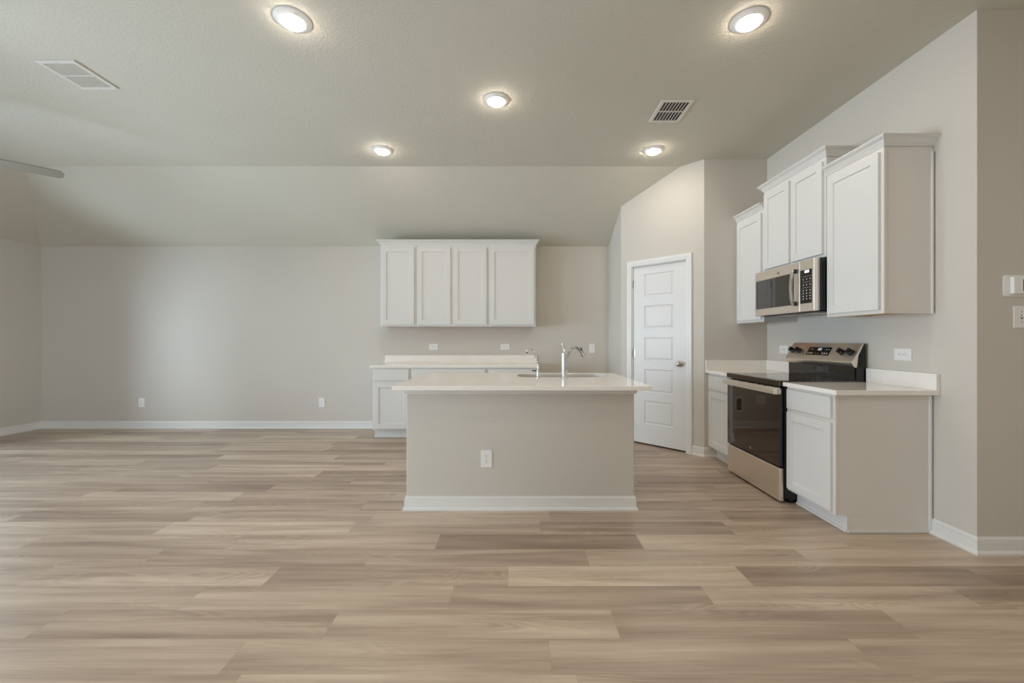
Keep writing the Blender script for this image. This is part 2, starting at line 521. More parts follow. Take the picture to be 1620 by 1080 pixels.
# pantry door in the diagonal wall (local x along the wall, -y into the kitchen)
rzd = math.atan2(du.y, du.x)
bm = BM()
o0, o1 = DT0, DT1
bx(bm, o0, o0 + .016, 0, .10, 0, DTOP); bx(bm, o1 - .016, o1, 0, .10, 0, DTOP); bx(bm, o0 + .016, o1 - .016, 0, .10, DTOP - .016, DTOP)
# stop beads
bx(bm, o0 + .016, o0 + .026, .055, .075, 0, DTOP - .016); bx(bm, o1 - .026, o1 - .016, .055, .075, 0, DTOP - .016)
door = struct('door_1', bm, 'trim')
door.location = (PA[0], PA[1], 0); door.rotation_euler = (0, 0, rzd)
# casing with a stepped profile: sweep in the wall plane
CP = [(0.0, 0.0), (0.0, .012), (.006, .015), (.024, .016), (.030, .019), (.054, .020), (.060, .016), (.064, .008), (.064, 0.0)]
def casing():
    b = BM(); i0, i1, zt = o0 + .005, o1 - .005, DTOP - .005
    rings = [[(i0 - a, -d, 0) for a, d in CP], [(i0 - a, -d, zt + a) for a, d in CP], [(i1 + a, -d, zt + a) for a, d in CP], [(i1 + a, -d, 0) for a, d in CP]]
    skin_rings(b, rings); return b
obj('casing', casing(), 'trim', door)
LX0, LX1, LZ0, LZ1 = o0 + .019, o1 - .019, 0.018, DTOP - .020
PX0, PX1 = .307 * DL, .662 * DL
PZ = [(.246, .511), (.613, .878), (.980, 1.245), (1.347, 1.612), (1.714, 1.979)]
def leaf():
    b = BM(); yf, yb_ = 0.012, 0.047
    xs = [LX0, PX0, PX1, LX1]
    def quad(p): b.faces.new([b.verts.new(q) for q in p])
    def rect(x0, x1, z0, z1, y): quad([(x0, y, z0), (x1, y, z0), (x1, y, z1), (x0, y, z1)])
    rect(LX0, PX0, LZ0, LZ1, yf); rect(PX1, LX1, LZ0, LZ1, yf)
    zc = [LZ0] + [v for p in PZ for v in p] + [LZ1]
    for i in range(0, len(zc), 2): rect(PX0, PX1, zc[i], zc[i + 1], yf)
    for z0, z1 in PZ:
        st = [(0, 0), (.004, .006), (.011, .0075), (.017, .007), (.030, .002)]
        for (a, da), (c, dc) in zip(st, st[1:]):
            A = [(PX0 + a, z0 + a), (PX1 - a, z0 + a), (PX1 - a, z1 - a), (PX0 + a, z1 - a)]
            B = [(PX0 + c, z0 + c), (PX1 - c, z0 + c), (PX1 - c, z1 - c), (PX0 + c, z1 - c)]
            for k in range(4):
                k2 = (k + 1) % 4
                quad([(A[k][0], yf + da, A[k][1]), (A[k2][0], yf + da, A[k2][1]), (B[k2][0], yf + dc, B[k2][1]), (B[k][0], yf + dc, B[k][1])])
        rect(PX0 + .030, PX1 - .030, z0 + .030, z1 - .030, yf + .002)
    rect(LX0, LX1, LZ0, LZ1, yb_)
    for (xa, xb, za, zb) in ((LX0, LX0, LZ0, LZ1), (LX1, LX1, LZ0, LZ1)): quad([(xa, yf, za), (xa, yb_, za), (xa, yb_, zb), (xa, yf, zb)])
    for z in (LZ0, LZ1): quad([(LX0, yf, z), (LX1, yf, z), (LX1, yb_, z), (LX0, yb_, z)])
    bmesh.ops.remove_doubles(b, verts=b.verts, dist=1e-5)
    return b
lf = obj('door_leaf', leaf(), 'door', door)
for hz in (1.868, 1.06, 0.22):
    b = BM(); tube(b, [(o0 + .016, .004, hz - .045), (o0 + .016, .004, hz + .045)], .0065, 10)
    tube(b, [(o0 + .016, .004, hz + .045), (o0 + .016, .004, hz + .055)], .004, 8)
    bx(b, o0 + .018, o0 + .040, .009, .0118, hz - .044, hz + .044)
    obj('hinge', b, 'nickel', lf, smooth=True)
b = BM(); kx, kz = .738 * DL, .955
RM = Matrix.Translation((kx, .012, kz)) @ Matrix.Rotation(PI / 2, 4, 'X')
lathe(b, [(0, 0), (.032, 0), (.032, .004), (.026, .009), (.012, .012), (.011, .030), (.018, .036), (.026, .045), (.0275, .055), (.023, .064), (.012, .069), (0, .070)], 28, RM)
obj('knob', b, 'nickel', lf, smooth=True)
# pantry floor is dark inside: shelf wall behind the door is closed by the walls around it

# ------------------------------------------------------------ cabinets
def shaker(w, h, rail=.057, t=.019, rec=.009):
    """front panel, local x 0..w, z 0..h, back at y=0, face at y=-t, recessed flat centre"""
    b = BM(); s = .0035; e = .0015
    def quad(p): b.faces.new([b.verts.new(q) for q in p])
    def ring(r0, y0, r1, y1):
        A = [(r0, r0), (w - r0, r0), (w - r0, h - r0), (r0, h - r0)]; B = [(r1, r1), (w - r1, r1), (w - r1, h - r1), (r1, h - r1)]
        for k in range(4):
            k2 = (k + 1) % 4
            quad([(A[k][0], y0, A[k][1]), (A[k2][0], y0, A[k2][1]), (B[k2][0], y1, B[k2][1]), (B[k][0], y1, B[k][1])])
    ring(0, 0, 0, -(t - e)); ring(0, -(t - e), e, -t)
    if rec:
        ring(e, -t, rail, -t); ring(rail, -t, rail + s, -(t - rec))
        r = rail + s; y = -(t - rec)
    else: r = e; y = -t
    quad([(r, y, r), (w - r, y, r), (w - r, y, h - r), (r, y, h - r)])
    quad([(0, 0, 0), (w, 0, 0), (w, 0, h), (0, 0, h)])
    bmesh.ops.remove_doubles(b, verts=b.verts, dist=1e-6)
    return b

def T(x, y, z): return Matrix.Translation((x, y, z))

CROWN = [(0.0, 0.0), (.006, 0.0), (.006, .008), (.011, .011), (.011, .016), (.016, .022), (.022, .034), (.032, .043), (.039, .047), (.039, .051), (.044, .053), (.044, .061), (0.0, .061)]

def base_cab(label, w, loc, rz, doors=1, D=.610, H=.875, group=None, side=None, edges=(.020, .020), name='base_cabinet'):
    t = thing(name, label, 'cabinet', loc, rz, group)
    b = BM()
    e = .0008
    ins = .003
    bx(b, e + ins, w - e - ins, -.002, -(D - .019), .110, H)
    bx(b, e, w - e, -(D - .019), -D, .110, H)                       # face frame
    bx(b, e + ins, w - e - ins, -.002, -(D - .078), .001, .110)
    obj('carcass', b, 'cab' if side is None else 'cabside', t, bev=.001)
    if side == 'near':                                               # exposed end: shoe strip and scribe moulding
        b = BM(); bx(b, w - e - ins, w + .005, -.024, -(D - .078), .001, .017); obj('shoe_strip', b, 'cab', t, bev=.002)
        b = BM(); tube(b, [(w + .001, -.014, .018), (w + .001, -.014, H - .002)], .010, 10); obj('scribe_moulding', b, 'cab', t, smooth=True)
    b = BM(); bx(b, e, w - e, -(D - .078), -(D - .074), .001, .109); bx(b, e, w - e, -(D - .074), -(D - .064), .001, .018, .003)
    obj('toe_kick', b, 'cab', t)
    m0, m1 = edges
    obj('drawer_front', shaker(w - m0 - m1, .138, rec=0), 'cab', t, matrix=T(m0, -D, .717))
    if doors == 1:
        obj('door', shaker(w - m0 - m1, .560), 'cab', t, matrix=T(m0, -D, .130))
    else:
        h = (w - m0 - m1 - .038) / 2
        obj('door', shaker(h, .560), 'cab', t, matrix=T(m0, -D, .130)); obj('door', shaker(h, .560), 'cab', t, matrix=T(w - m1 - h, -D, .130))
    return t

def wall_cab(label, w, z0, z1, loc, rz, doors=1, D=.315, group=None, side=None, crown=None, gap=.042, edges=(.023, .023), top=.045):
    t = thing('wall_cabinet', label, 'cabinet', (loc[0], loc[1], z0), rz, group)
    h = z1 - z0; e = .0008; ins = .003
    b = BM()
    bx(b, e + ins, w - e - ins, -.002, -(D - .019), .012, h)
    bx(b, e, w - e, -(D - .019), -D, 0, h)
    bx(b, e + ins, e + ins + .012, -.002, -(D - .019), 0, .012); bx(b, w - e - ins - .012, w - e - ins, -.002, -(D - .019), 0, .012)
    obj('carcass', b, 'cab' if side is None else 'cabside', t, bev=.001)
    b = BM(); bx(b, e + ins + .0125, w - e - ins - .0125, -.003, -(D - .0195), .0105, .0118); obj('underside_panel', b, 'rawwood', t)
    if side == 'near':
        b = BM(); tube(b, [(w + .001, -.014, .001), (w + .001, -.014, h - .05)], .008, 10); obj('scribe_moulding', b, 'cab', t, smooth=True)
    m0, m1 = edges
    dh = h - .024 - top
    if doors == 1: obj('door', shaker(w - m0 - m1, dh), 'cab', t, matrix=T(m0, -D, .024))
    else:
        k = (w - m0 - m1 - gap) / 2
        for x in (m0, w - m1 - k): obj('door', shaker(k, dh), 'cab', t, matrix=T(x, -D, .024))
    if crown:
        path = []
        if 'L' in crown: path += [(0, 0)]
        path += [(0, -D), (w, -D)]
        if 'R' in crown: path += [(w, 0)]
        # travel left->right along the front has the room on the right-hand side (-y)
        b = BM(); skin_rings(b, sweep(path, [(o, z + h - .016) for o, z in CROWN])); obj('crown_moulding', b, 'cab', t)
    return t

GB = 'white base cabinets along the far wall'
GU = 'white wall cabinets on the far wall'
XS = [-1.735, -1.270, -.330, .285]
base_cab('narrow white one-drawer base cabinet at the left end of the far wall counter', XS[1] - XS[0], (XS[0], YB, 0), 0, 1, group=GB)
base_cab('wide white base cabinet with one long drawer front, mostly hidden behind the island left half', XS[2] - XS[1], (XS[1], YB, 0), 0, 2, group=GB)
base_cab('white base cabinet at the right end of the far counter, behind the island', XS[3] - XS[2], (XS[2], YB, 0), 0, 1, group=GB)
wall_cab('single-door white wall cabinet, leftmost on the far wall above the counter', XS[1] - XS[0], 1.390, 2.460, (XS[0], YB), 0, 1, group=GU)
wall_cab('double-door white wall cabinet in the middle of the far wall run', XS[2] - XS[1], 1.390, 2.460, (XS[1], YB), 0, 2, group=GU)
wall_cab('wide single-door white wall cabinet at the right end of the far wall run', XS[3] - XS[2], 1.390, 2.460, (XS[2], YB), 0, 1, group=GU)
b = BM()
skin_rings(b, sweep([(XS[0], YB - .035), (XS[0], YB - .315), (XS[3], YB - .315), (XS[3], YB - .035)], [(o, z + 2.449) for o, z in CROWN]))
tagit(obj('crown_moulding', b, 'cab'), 'long white crown moulding capping the three wall cabinets on the far wall', 'moulding')

RZ = -PI / 2                      # cabinets on the right wall: local x runs towards the camera
GR = 'white base cabinets beside the range'
GW = 'white wall cabinets above the range'
YN0, YN1 = 2.613, 3.076           # near base cabinet
YF0, YF1 = 3.846, YC              # far base cabinet
base_cab('white base cabinet in the corner between the range and the pantry wall', YF1 - YF0, (XR, YF1 - .001, 0), RZ, 1, group=GR, edges=(.03, .020))
base_cab('white base cabinet with exposed end panel, right of the range', YN1 - YN0, (XR, YN1, 0), RZ, 1, group=GR, side='near')
wall_cab('low white wall cabinet in the far corner, left of the microwave', YF1 - 3.850, 1.386, 2.450, (XR, YF1 - .001), RZ, 1, group=GW, crown='F', edges=(.03, .022))
wall_cab('raised double-door white wall cabinet directly above the microwave', .766, 1.838, 2.600, (XR, 3.846), RZ, 2, group=GW, crown='LR', gap=.03)
wall_cab('tall single-door white wall cabinet nearest the camera, right of the microwave', 3.074 - 2.600, 1.385, 2.450, (XR, 3.074), RZ, 1, group=GW, side='near', crown='R')

# ------------------------------------------------------------ worktops
def top_thing(name, label, x0, x1, y0, y1, z0=.876, z1=.905, cat='countertop'):
    b = BM(); bx(b, x0, x1, y0, y1, z0, z1, .003)
    return b
def slab(name, label, rects, splash, group=None):
    t = thing(name, label, 'countertop', (rects[0][0], rects[0][2], .8755), 0, group)
    ox, oy, oz = rects[0][0], rects[0][2], .8755
    b = BM()
    for r in rects: bx(b, r[0] - ox, r[1] - ox, r[2] - oy, r[3] - oy, 0, .0295, .002)
    obj('worktop', b, 'quartz', t)
    b = BM()
    for r in splash: bx(b, r[0] - ox, r[1] - ox, r[2] - oy, r[3] - oy, .0297, .132, .0015)
    obj('backsplash', b, 'quartz', t)
    return t
slab('countertop', 'long white quartz countertop with low backsplash along the far wall', [(-1.768, .312, YB - .637, YB - .001)], [(-1.768, .312, YB - .021, YB - .001)])
slab('countertop', 'short white quartz countertop in the corner between range and pantry wall', [(1.995, XR - .001, 3.848, YC - .001)],
     [(XR - .022, XR - .001, 3.848, YC - .022), (1.995, XR - .001, YC - .022, YC - .001)])
slab('countertop', 'short white quartz countertop between the range and the room corner, nearest the camera', [(1.995, XR - .001, 2.562, 3.074)], [(XR - .026, XR - .001, 2.562, 3.074)])

# ------------------------------------------------------------ island
IX0, IX1, IY0, IY1 = -.771, .863, 2.972, 3.870
isl = thing('kitchen_island', 'beige painted kitchen island with white baseboard in the middle of the kitchen', 'kitchen island', (0, 0, 0))
b = BM()
bx(b, IX0, IX1, IY0, IY0 + .12, 0, .875, .006)
bx(b, IX0, IX0 + .03, IY0 + .12, IY1, 0, .875); bx(b, IX1 - .03, IX1, IY0 + .12, IY1, 0, .875)
obj('body', b, 'wall', isl)
b = BM()
for (a, c, d, e) in ((IX0 + .032, IX1 - .032, IY1 - .020, IY1), (IX0 + .032, IX1 - .032, IY0 + .122, IY1 - .022)):
    bx(b, a, c, d, e, .105 if d > 3.5 else .02, .875 if d > 3.5 else .12)
obj('cabinet_frame', b, 'cab', isl)
nw = (IX1 - IX0 - .08) / 4
for k in range(4):
    o = obj('door', shaker(nw - .02, .72), 'cab', isl, matrix=T(IX0 + .04 + nw * (k + 1) - .01, IY1, .13) @ Matrix.Rotation(PI, 4, 'Z'))
b = BM(); skin_rings(b, sweep([(IX0, IY1), (IX0, IY0), (IX1, IY0), (IX1, IY1)], BB)); obj('baseboard', b, 'trim', isl)
APR = [(0, .832), (.010, .832), (.012, .840), (.018, .846), (.018, .874), (0, .874)]
b = BM(); skin_rings(b, sweep([(IX0, IY1), (IX0, IY0), (IX1, IY0), (IX1, IY1)], APR)); obj('trim_under_counter', b, 'trim', isl)

def island_top():
    """slab with a rounded rectangular sink cut-out"""
    b = BM(); X0, X1, Y0, Y1, z0, z1 = -.826, .936, 2.800, 3.925, .8755, .905
    sx0, sx1, sy0, sy1, r = .035, .800, 3.490, 3.835, .07
    n = 6
    hole = []
    for cx, cy, a0 in ((sx1 - r, sy1 - r, 0), (sx0 + r, sy1 - r, PI / 2), (sx0 + r, sy0 + r, PI), (sx1 - r, sy0 + r, 3 * PI / 2)):
        for k in range(n + 1):
            a = a0 + PI / 2 * k / n; hole.append((cx + r * math.cos(a), cy + r * math.sin(a)))
    outer = [(X1, Y1), (X0, Y1), (X0, Y0), (X1, Y0)]
    m = len(hole)
    for z, flip in ((z1, False), (z0, True)):
        hv = [b.verts.new((x, y, z)) for x, y in hole]; ov = [b.verts.new((x, y, z)) for x, y in outer]
        for q in range(4):
            seg = hv[q * (n + 1):(q + 1) * (n + 1)]
            for s0, s1 in zip(seg, seg[1:]): b.faces.new([ov[q], s0, s1])
            nxt = hv[((q + 1) * (n + 1)) % m]
            b.faces.new([ov[q], seg[-1], nxt, ov[(q + 1) % 4]])
        if z == z1: ht, ot = hv, ov
        else: hb, ob = hv, ov
    for k in range(m): b.faces.new([ht[k], ht[(k + 1) % m], hb[(k + 1) % m], hb[k]])
    for k in range(4): b.faces.new([ot[k], ot[(k + 1) % 4], ob[(k + 1) % 4], ob[k]])
    return b, hole
ib, hole = island_top()
it = obj('island_countertop', ib, 'quartz', bev=.0025)
tagit(it, 'wide white quartz countertop on the island with a sink cut-out', 'countertop')

def sink():
    t = thing('sink', 'undermount stainless steel double bowl sink set in the island countertop', 'sink', (.42, 3.66, .875))
    ox, oy, oz = .42, 3.66, .875
    def bowl(x0, x1, y0, y1, r=.07, d=.20):
        b = BM(); rings = []
        for (ins, z) in ((-.012, 0), (0, 0), (0, -.01), (.006, -d + .03), (.03, -d), (.12, -d - .006)):
            ring = []
            rr = max(.02, r - ins)
            for cx, cy, a0 in ((x1 - r, y1 - r, 0), (x0 + r, y1 - r, PI / 2), (x0 + r, y0 + r, PI), (x1 - r, y0 + r, 3 * PI / 2)):
                for k in range(7):
                    a = a0 + PI / 2 * k / 6
                    ring.append((cx + (r - ins) * math.cos(a) - ox, cy + (r - ins) * math.sin(a) - oy, z - .001))
            rings.append(ring)
        R = [[b.verts.new(p) for p in r_] for r_ in rings]
        for A, B in zip(R, R[1:]):
            for k in range(len(A)): b.faces.new([A[k], A[(k + 1) % len(A)], B[(k + 1) % len(A)], B[k]])
        b.faces.new(R[-1])
        return b
    for x0, x1 in ((.040, .408), (.432, .795)):
        o = obj('bowl', bowl(x0, x1, 3.495, 3.830), 'steel_x', t, smooth=True)
        b = BM(); lathe(b, [(0, .001), (.025, .001), (.03, .004), (.042, .005), (.045, .001)], 24, T((x0 + x1) / 2 - ox, 3.66 - oy, -.2055)); obj('drain', b, 'chrome', o, smooth=True)
    b = BM(); bx(b, .409 - ox, .431 - ox, 3.50 - oy, 3.825 - oy, -.03, -.012, .004); obj('divider', b, 'steel_x', t)
sink()

def faucet():
    t = thing('kitchen_faucet', 'tall chrome single-lever kitchen faucet standing behind the island sink', 'faucet', (.414, 3.39, .905))
    b = BM(); lathe(b, [(0, 0), (.030, 0), (.030, .004), (.026, .010), (.0245, .012), (.0245, .195), (.026, .197), (.026, .203), (.0245, .205), (.024, .212), (.018, .222), (0, .224)], 36)
    obj('body', b, 'chrome', t, smooth=True)
    d = Vector((.72, .69, 0))
    pts = [(0, .120), (.02, .150), (.045, .188), (.085, .232), (.13, .252), (.175, .246), (.215, .225), (.240, .200)]
    pts = smooth_path([(d.x * s, d.y * s, z) for s, z in pts], 5)
    rr = [.0125 + .003 * (i / len(pts)) for i in range(len(pts))]
    b = BM(); tube(b, pts, rr, 18); sp = obj('spout', b, 'chrome', t, smooth=True)
    p = Vector(pts[-1]); dr = (Vector(pts[-1]) - Vector(pts[-3])).normalized()
    b = BM(); tube(b, [p - dr * .004, p + dr * .006, p + dr * .03, p + dr * .036], [.0165, .018, .019, .013], 18); obj('spray_head', b, 'chrome', sp, smooth=True)
    b = BM(); tube(b, [p - dr * .052, p - dr * .036], [.0168, .0168], 18); obj('spray_button', b, 'blackplastic', sp, smooth=True)
    b = BM(); tube(b, smooth_path([(0, 0, .222), (-.002, .0, .240), (-.010, -.004, .265), (-.016, -.008, .290)], 4), [.019, .0175, .014, .0125, .0115, .011, .0108, .0108, .0112, .0118, .0125, .0115, .006], 16)
    obj('lever', b, 'chrome', t, smooth=True)
faucet()

def filter_faucet():
    t = thing('water_filter_faucet', 'slim chrome gooseneck drinking water faucet left of the main faucet on the island', 'faucet', (.198, 3.40, .905))
    b = BM(); lathe(b, [(0, 0), (.019, 0), (.019, .004), (.013, .010), (.0115, .014), (.0115, .050), (.014, .053), (.014, .066), (.006, .072), (0, .073)], 24)
    obj('body', b, 'chrome', t, smooth=True)
    pts = smooth_path([(0, 0, .065), (.0, .004, .105), (-.012, .03, .145), (-.034, .085, .215), (-.048, .12, .234), (-.066, .15, .236), (-.080, .17, .226), (-.085, .176, .206)], 6)
    b = BM(); tube(b, pts, .0052, 12); s = obj('spout', b, 'chrome', t, smooth=True)
    b = BM(); tube(b, [pts[-1] + Vector((0, 0, .004)), pts[-1] + Vector((0, 0, -.008))], .0068, 12); obj('spout_tip', b, 'blackplastic', s, smooth=True)
    b = BM(); tube(b, [(-.006, 0, .058), (-.03, -.004, .060), (-.050, -.006, .061)], [.007, .0045, .005], 10); obj('lever', b, 'charcoal', t, smooth=True)
filter_faucet()

# ------------------------------------------------------------ range and microwave (built in world axes around their own empties)
RY0, RY1 = 3.082, 3.840
RC = (RY0 + RY1) / 2
def seg_digits(b, x, cy, cz, text, h, frame):
    """tiny seven-segment digits; frame(y, v) maps to 3D corners"""
    S = {'0': 'abcdef', '1': 'bc', '2': 'abged', '3': 'abgcd', '9': 'abcfgd', '5': 'afgcd', '8': 'abcdefg', '4': 'fgbc', '6': 'afedcg', '7': 'abc'}
    w = h * .5; t = h * .14; n = len(text); pitch = w * 1.5
    for i, ch in enumerate(text):
        u0 = (i - (n - 1) / 2) * pitch - w / 2
        R = {'a': (0, w, h - t, h), 'g': (0, w, h / 2 - t / 2, h / 2 + t / 2), 'd': (0, w, 0, t), 'f': (0, t, h / 2, h), 'e': (0, t, 0, h / 2), 'b': (w - t, w, h / 2, h), 'c': (w - t, w, 0, h / 2)}
        for s in S[ch]:
            a, c, d, e = R[s]
            b.faces.new([b.verts.new(frame(u0 + p, q - h / 2)) for p, q in ((a, d), (c, d), (c, e), (a, e))])

def make_range():
    ox, oy = 2.30, RC
    t = thing('range', 'stainless steel electric range with black glass cooktop between the two base cabinets', 'stove', (ox, oy, 0))
    MT = T(-ox, -oy, 0)
    def P(name, b, mat, parent=t, **kw):
        bmesh.ops.transform(b, matrix=MT, verts=b.verts); return obj(name, b, mat, parent, **kw)
    b = BM(); bx(b, 2.015, 2.615, RY0, RY1, .03, .868); bx(b, 2.05, 2.60, RY0 + .01, RY1 - .01, .001, .03); P('body', b, 'black', bev=.002)
    b = BM(); bx(b, 1.985, 2.560, RY0, RY1, .900, .9135, .003); ct = P('cooktop', b, 'cooktop')
    b = BM(); bx(b, 1.972, 2.012, RY0, RY1, .872, .9125, .004); P('cooktop_front_trim', b, 'bronze')
    for i, (cx, cy, r) in enumerate(((2.13, RY0 + .19, .115), (2.13, RY1 - .19, .09), (2.40, RY0 + .19, .08), (2.40, RY1 - .19, .105))):
        b = BM(); lathe(b, [(r - .0015, .9137), (r + .0015, .9139), (r + .0015, .9137)], 48, T(cx, cy, 0)); P('burner_ring', b, 'charcoal', ct)
    # drawer
    b = BM(); bx(b, 1.980, 2.012, RY0 + .002, RY1 - .002, .014, .262, .008); P('storage_drawer', b, 'steel_y')
    # door
    b = BM(); bx(b, 1.982, 2.012, RY0 + .004, RY1 - .004, .270, .862, .004); dr = P('oven_door', b, 'black')
    b = BM(); bx(b, 1.9775, 1.983, RY0 + .010, RY1 - .008, .276, .838, .001); P('door_glass', b, 'glassblack', dr)
    b = BM(); bx(b, 1.976, 2.000, RY0 + .003, RY0 + .009, .275, .845); P('door_edge_strip', b, 'charcoal', dr)
    b = BM(); bx(b, 1.955, 1.990, RY0 + .006, RY1 - .006, .838, .862, .002); P('door_top_trim', b, 'steel_y', dr)
    for c in (-.22, -.13, -.085, .01, .055, .15, .23):
        b = BM(); bx(b, 1.953, 1.972, RC - c - .016, RC - c + .016, .8618, .8626); P('vent_slot', b, 'black', dr)
    b = BM(); bx(b, 1.934, 1.950, RY0 + .002, RY1 - .002, .812, .853, .004)
    bx(b, 1.946, 1.990, RY0 + .0015, RY0 + .020, .812, .853, .003); bx(b, 1.946, 1.990, RY1 - .020, RY1 - .0015, .812, .853, .003)
    h = P('handle', b, 'steel_y', dr)
    b = BM()
    for k in range(4):
        b = BM(); bx(b, 1.962, 1.974, RY0 + .0008, RY0 + .003, .818 + k * .009, .822 + k * .009); P('handle_end_slot', b, 'black', h)
    b = BM(); lathe(b, [(0, 0), (.0135, 0), (.0135, .0015), (0, .0016)], 24, T(1.9776, RC, .318) @ Matrix.Rotation(-PI / 2, 4, 'Y')); em = P('emblem', b, 'steelbright', dr)
    b = BM(); lathe(b, [(.0085, .0017), (.0105, .0021), (.0105, .0017)], 24, T(1.9776, RC, .318) @ Matrix.Rotation(-PI / 2, 4, 'Y')); P('emblem_ring', b, 'charcoal', em)
    # backguard: black body with glossy riser, sloped stainless control panel
    b = BM(); prism(b, [(2.552, .870), (2.618, .870), (2.618, 1.185), (2.606, 1.192), (2.552, 1.03)], lambda p, s: (p[0], RY0 + .001 if s == 0 else RY1 - .001, p[1]))
    bg_ = P('backguard', b, 'black')
    b = BM(); bx(b, 2.547, 2.552, RY0 + .012, RY1 - .004, .916, 1.012); P('backguard_riser', b, 'cooktop', bg_)
    prof = [(2.551, 1.009), (2.536, 1.014), (2.524, 1.026), (2.516, 1.044), (2.516, 1.052), (2.598, 1.190), (2.606, 1.193), (2.607, 1.188), (2.566, 1.10), (2.556, 1.02)]
    b = BM(); prism(b, prof, lambda p, s: (p[0], RY0 + .0002 if s == 0 else RY1 - .0002, p[1])); cp = P('control_panel', b, 'steel_y', bg_, bev=.0015)
    # panel frame: along y, v up the slope, n outwards
    a0 = Vector((2.516, 0, 1.052)); a1 = Vector((2.598, 0, 1.190)); v = (a1 - a0).normalized(); n = Vector((-v.z, 0, v.x)); PL = (a1 - a0).length
    def fr(d):
        return lambda yy, q: tuple(Vector((0, RC - yy, 0)) + a0 + v * (PL / 2 + q) + n * d)
    def plate(b, y0, y1, q0, q1, d0, d1):
        f0, f1 = fr(d0), fr(d1)
        prism(b, [(y0, q0), (y1, q0), (y1, q1), (y0, q1)], lambda p, s: (f0 if s == 0 else f1)(p[0], p[1]))
    b = BM(); plate(b, -.142, .112, -.036, .040, -.001, .0012); dp = P('display', b, 'cooktop', cp)
    b = BM(); f = fr(.0016); seg_digits(b, 0, 0, 0, '309', .020, lambda a, q: f(a - .012, q + .020)); P('display_digits', b, 'digits', dp)
    icons = [(a, a + .012, .018, .022) for a in (-.120, -.098)] + [(a, a + .012, .016, .022) for a in (.060, .084)]
    icons += [(a, a + .009, -.026, -.012) for a in (-.130, -.105, -.082)] + [(a, a + .009, -.026, -.010) for a in (.036, .060, .084)]
    icons += [(-.040, -.022, -.020, -.018), (-.010, .002, -.020, -.018)]
    for a0_, a1_, q0_, q1_ in icons:
        b = BM(); plate(b, a0_, a1_, q0_, q1_, .0012, .0016); P('display_icon', b, 'marks', dp)
    rotm = Matrix((( 0, v.x, n.x, 0), (-1, v.y, n.y, 0), (0, v.z, n.z, 0), (0, 0, 0, 1)))
    for yy in (-.322, -.240, .240, .330):
        base = Vector((0, RC - yy, 0)) + a0 + v * (PL / 2 - .002)
        MM = Matrix.Translation(base) @ rotm
        b = BM(); lathe(b, [(0, 0), (.024, 0), (.024, .004), (.0205, .008), (.0195, .026), (.017, .0285), (0, .029)], 28, MM)
        k = P('knob', b, 'blackplastic', cp, smooth=True)
        b = BM(); bx(b, -.008, .008, -.0195, .0195, .027, .046, .002); bmesh.ops.transform(b, matrix=MM, verts=b.verts); P('knob_grip', b, 'blackplastic', k)
        b = BM(); bx(b, -.001, .001, .004, .017, .0461, .0465); bmesh.ops.transform(b, matrix=MM, verts=b.verts); P('knob_pointer', b, 'marks', k)
        for ang in (-50, 0, 50):
            b = BM(); q = math.radians(ang); plate(b, yy + .032 * math.sin(q) - .002, yy + .032 * math.sin(q) + .002, -.002 - .034 * math.cos(q), .002 - .034 * math.cos(q), .0, .0004)
            P('knob_marking', b, 'charcoal', cp)
make_range()

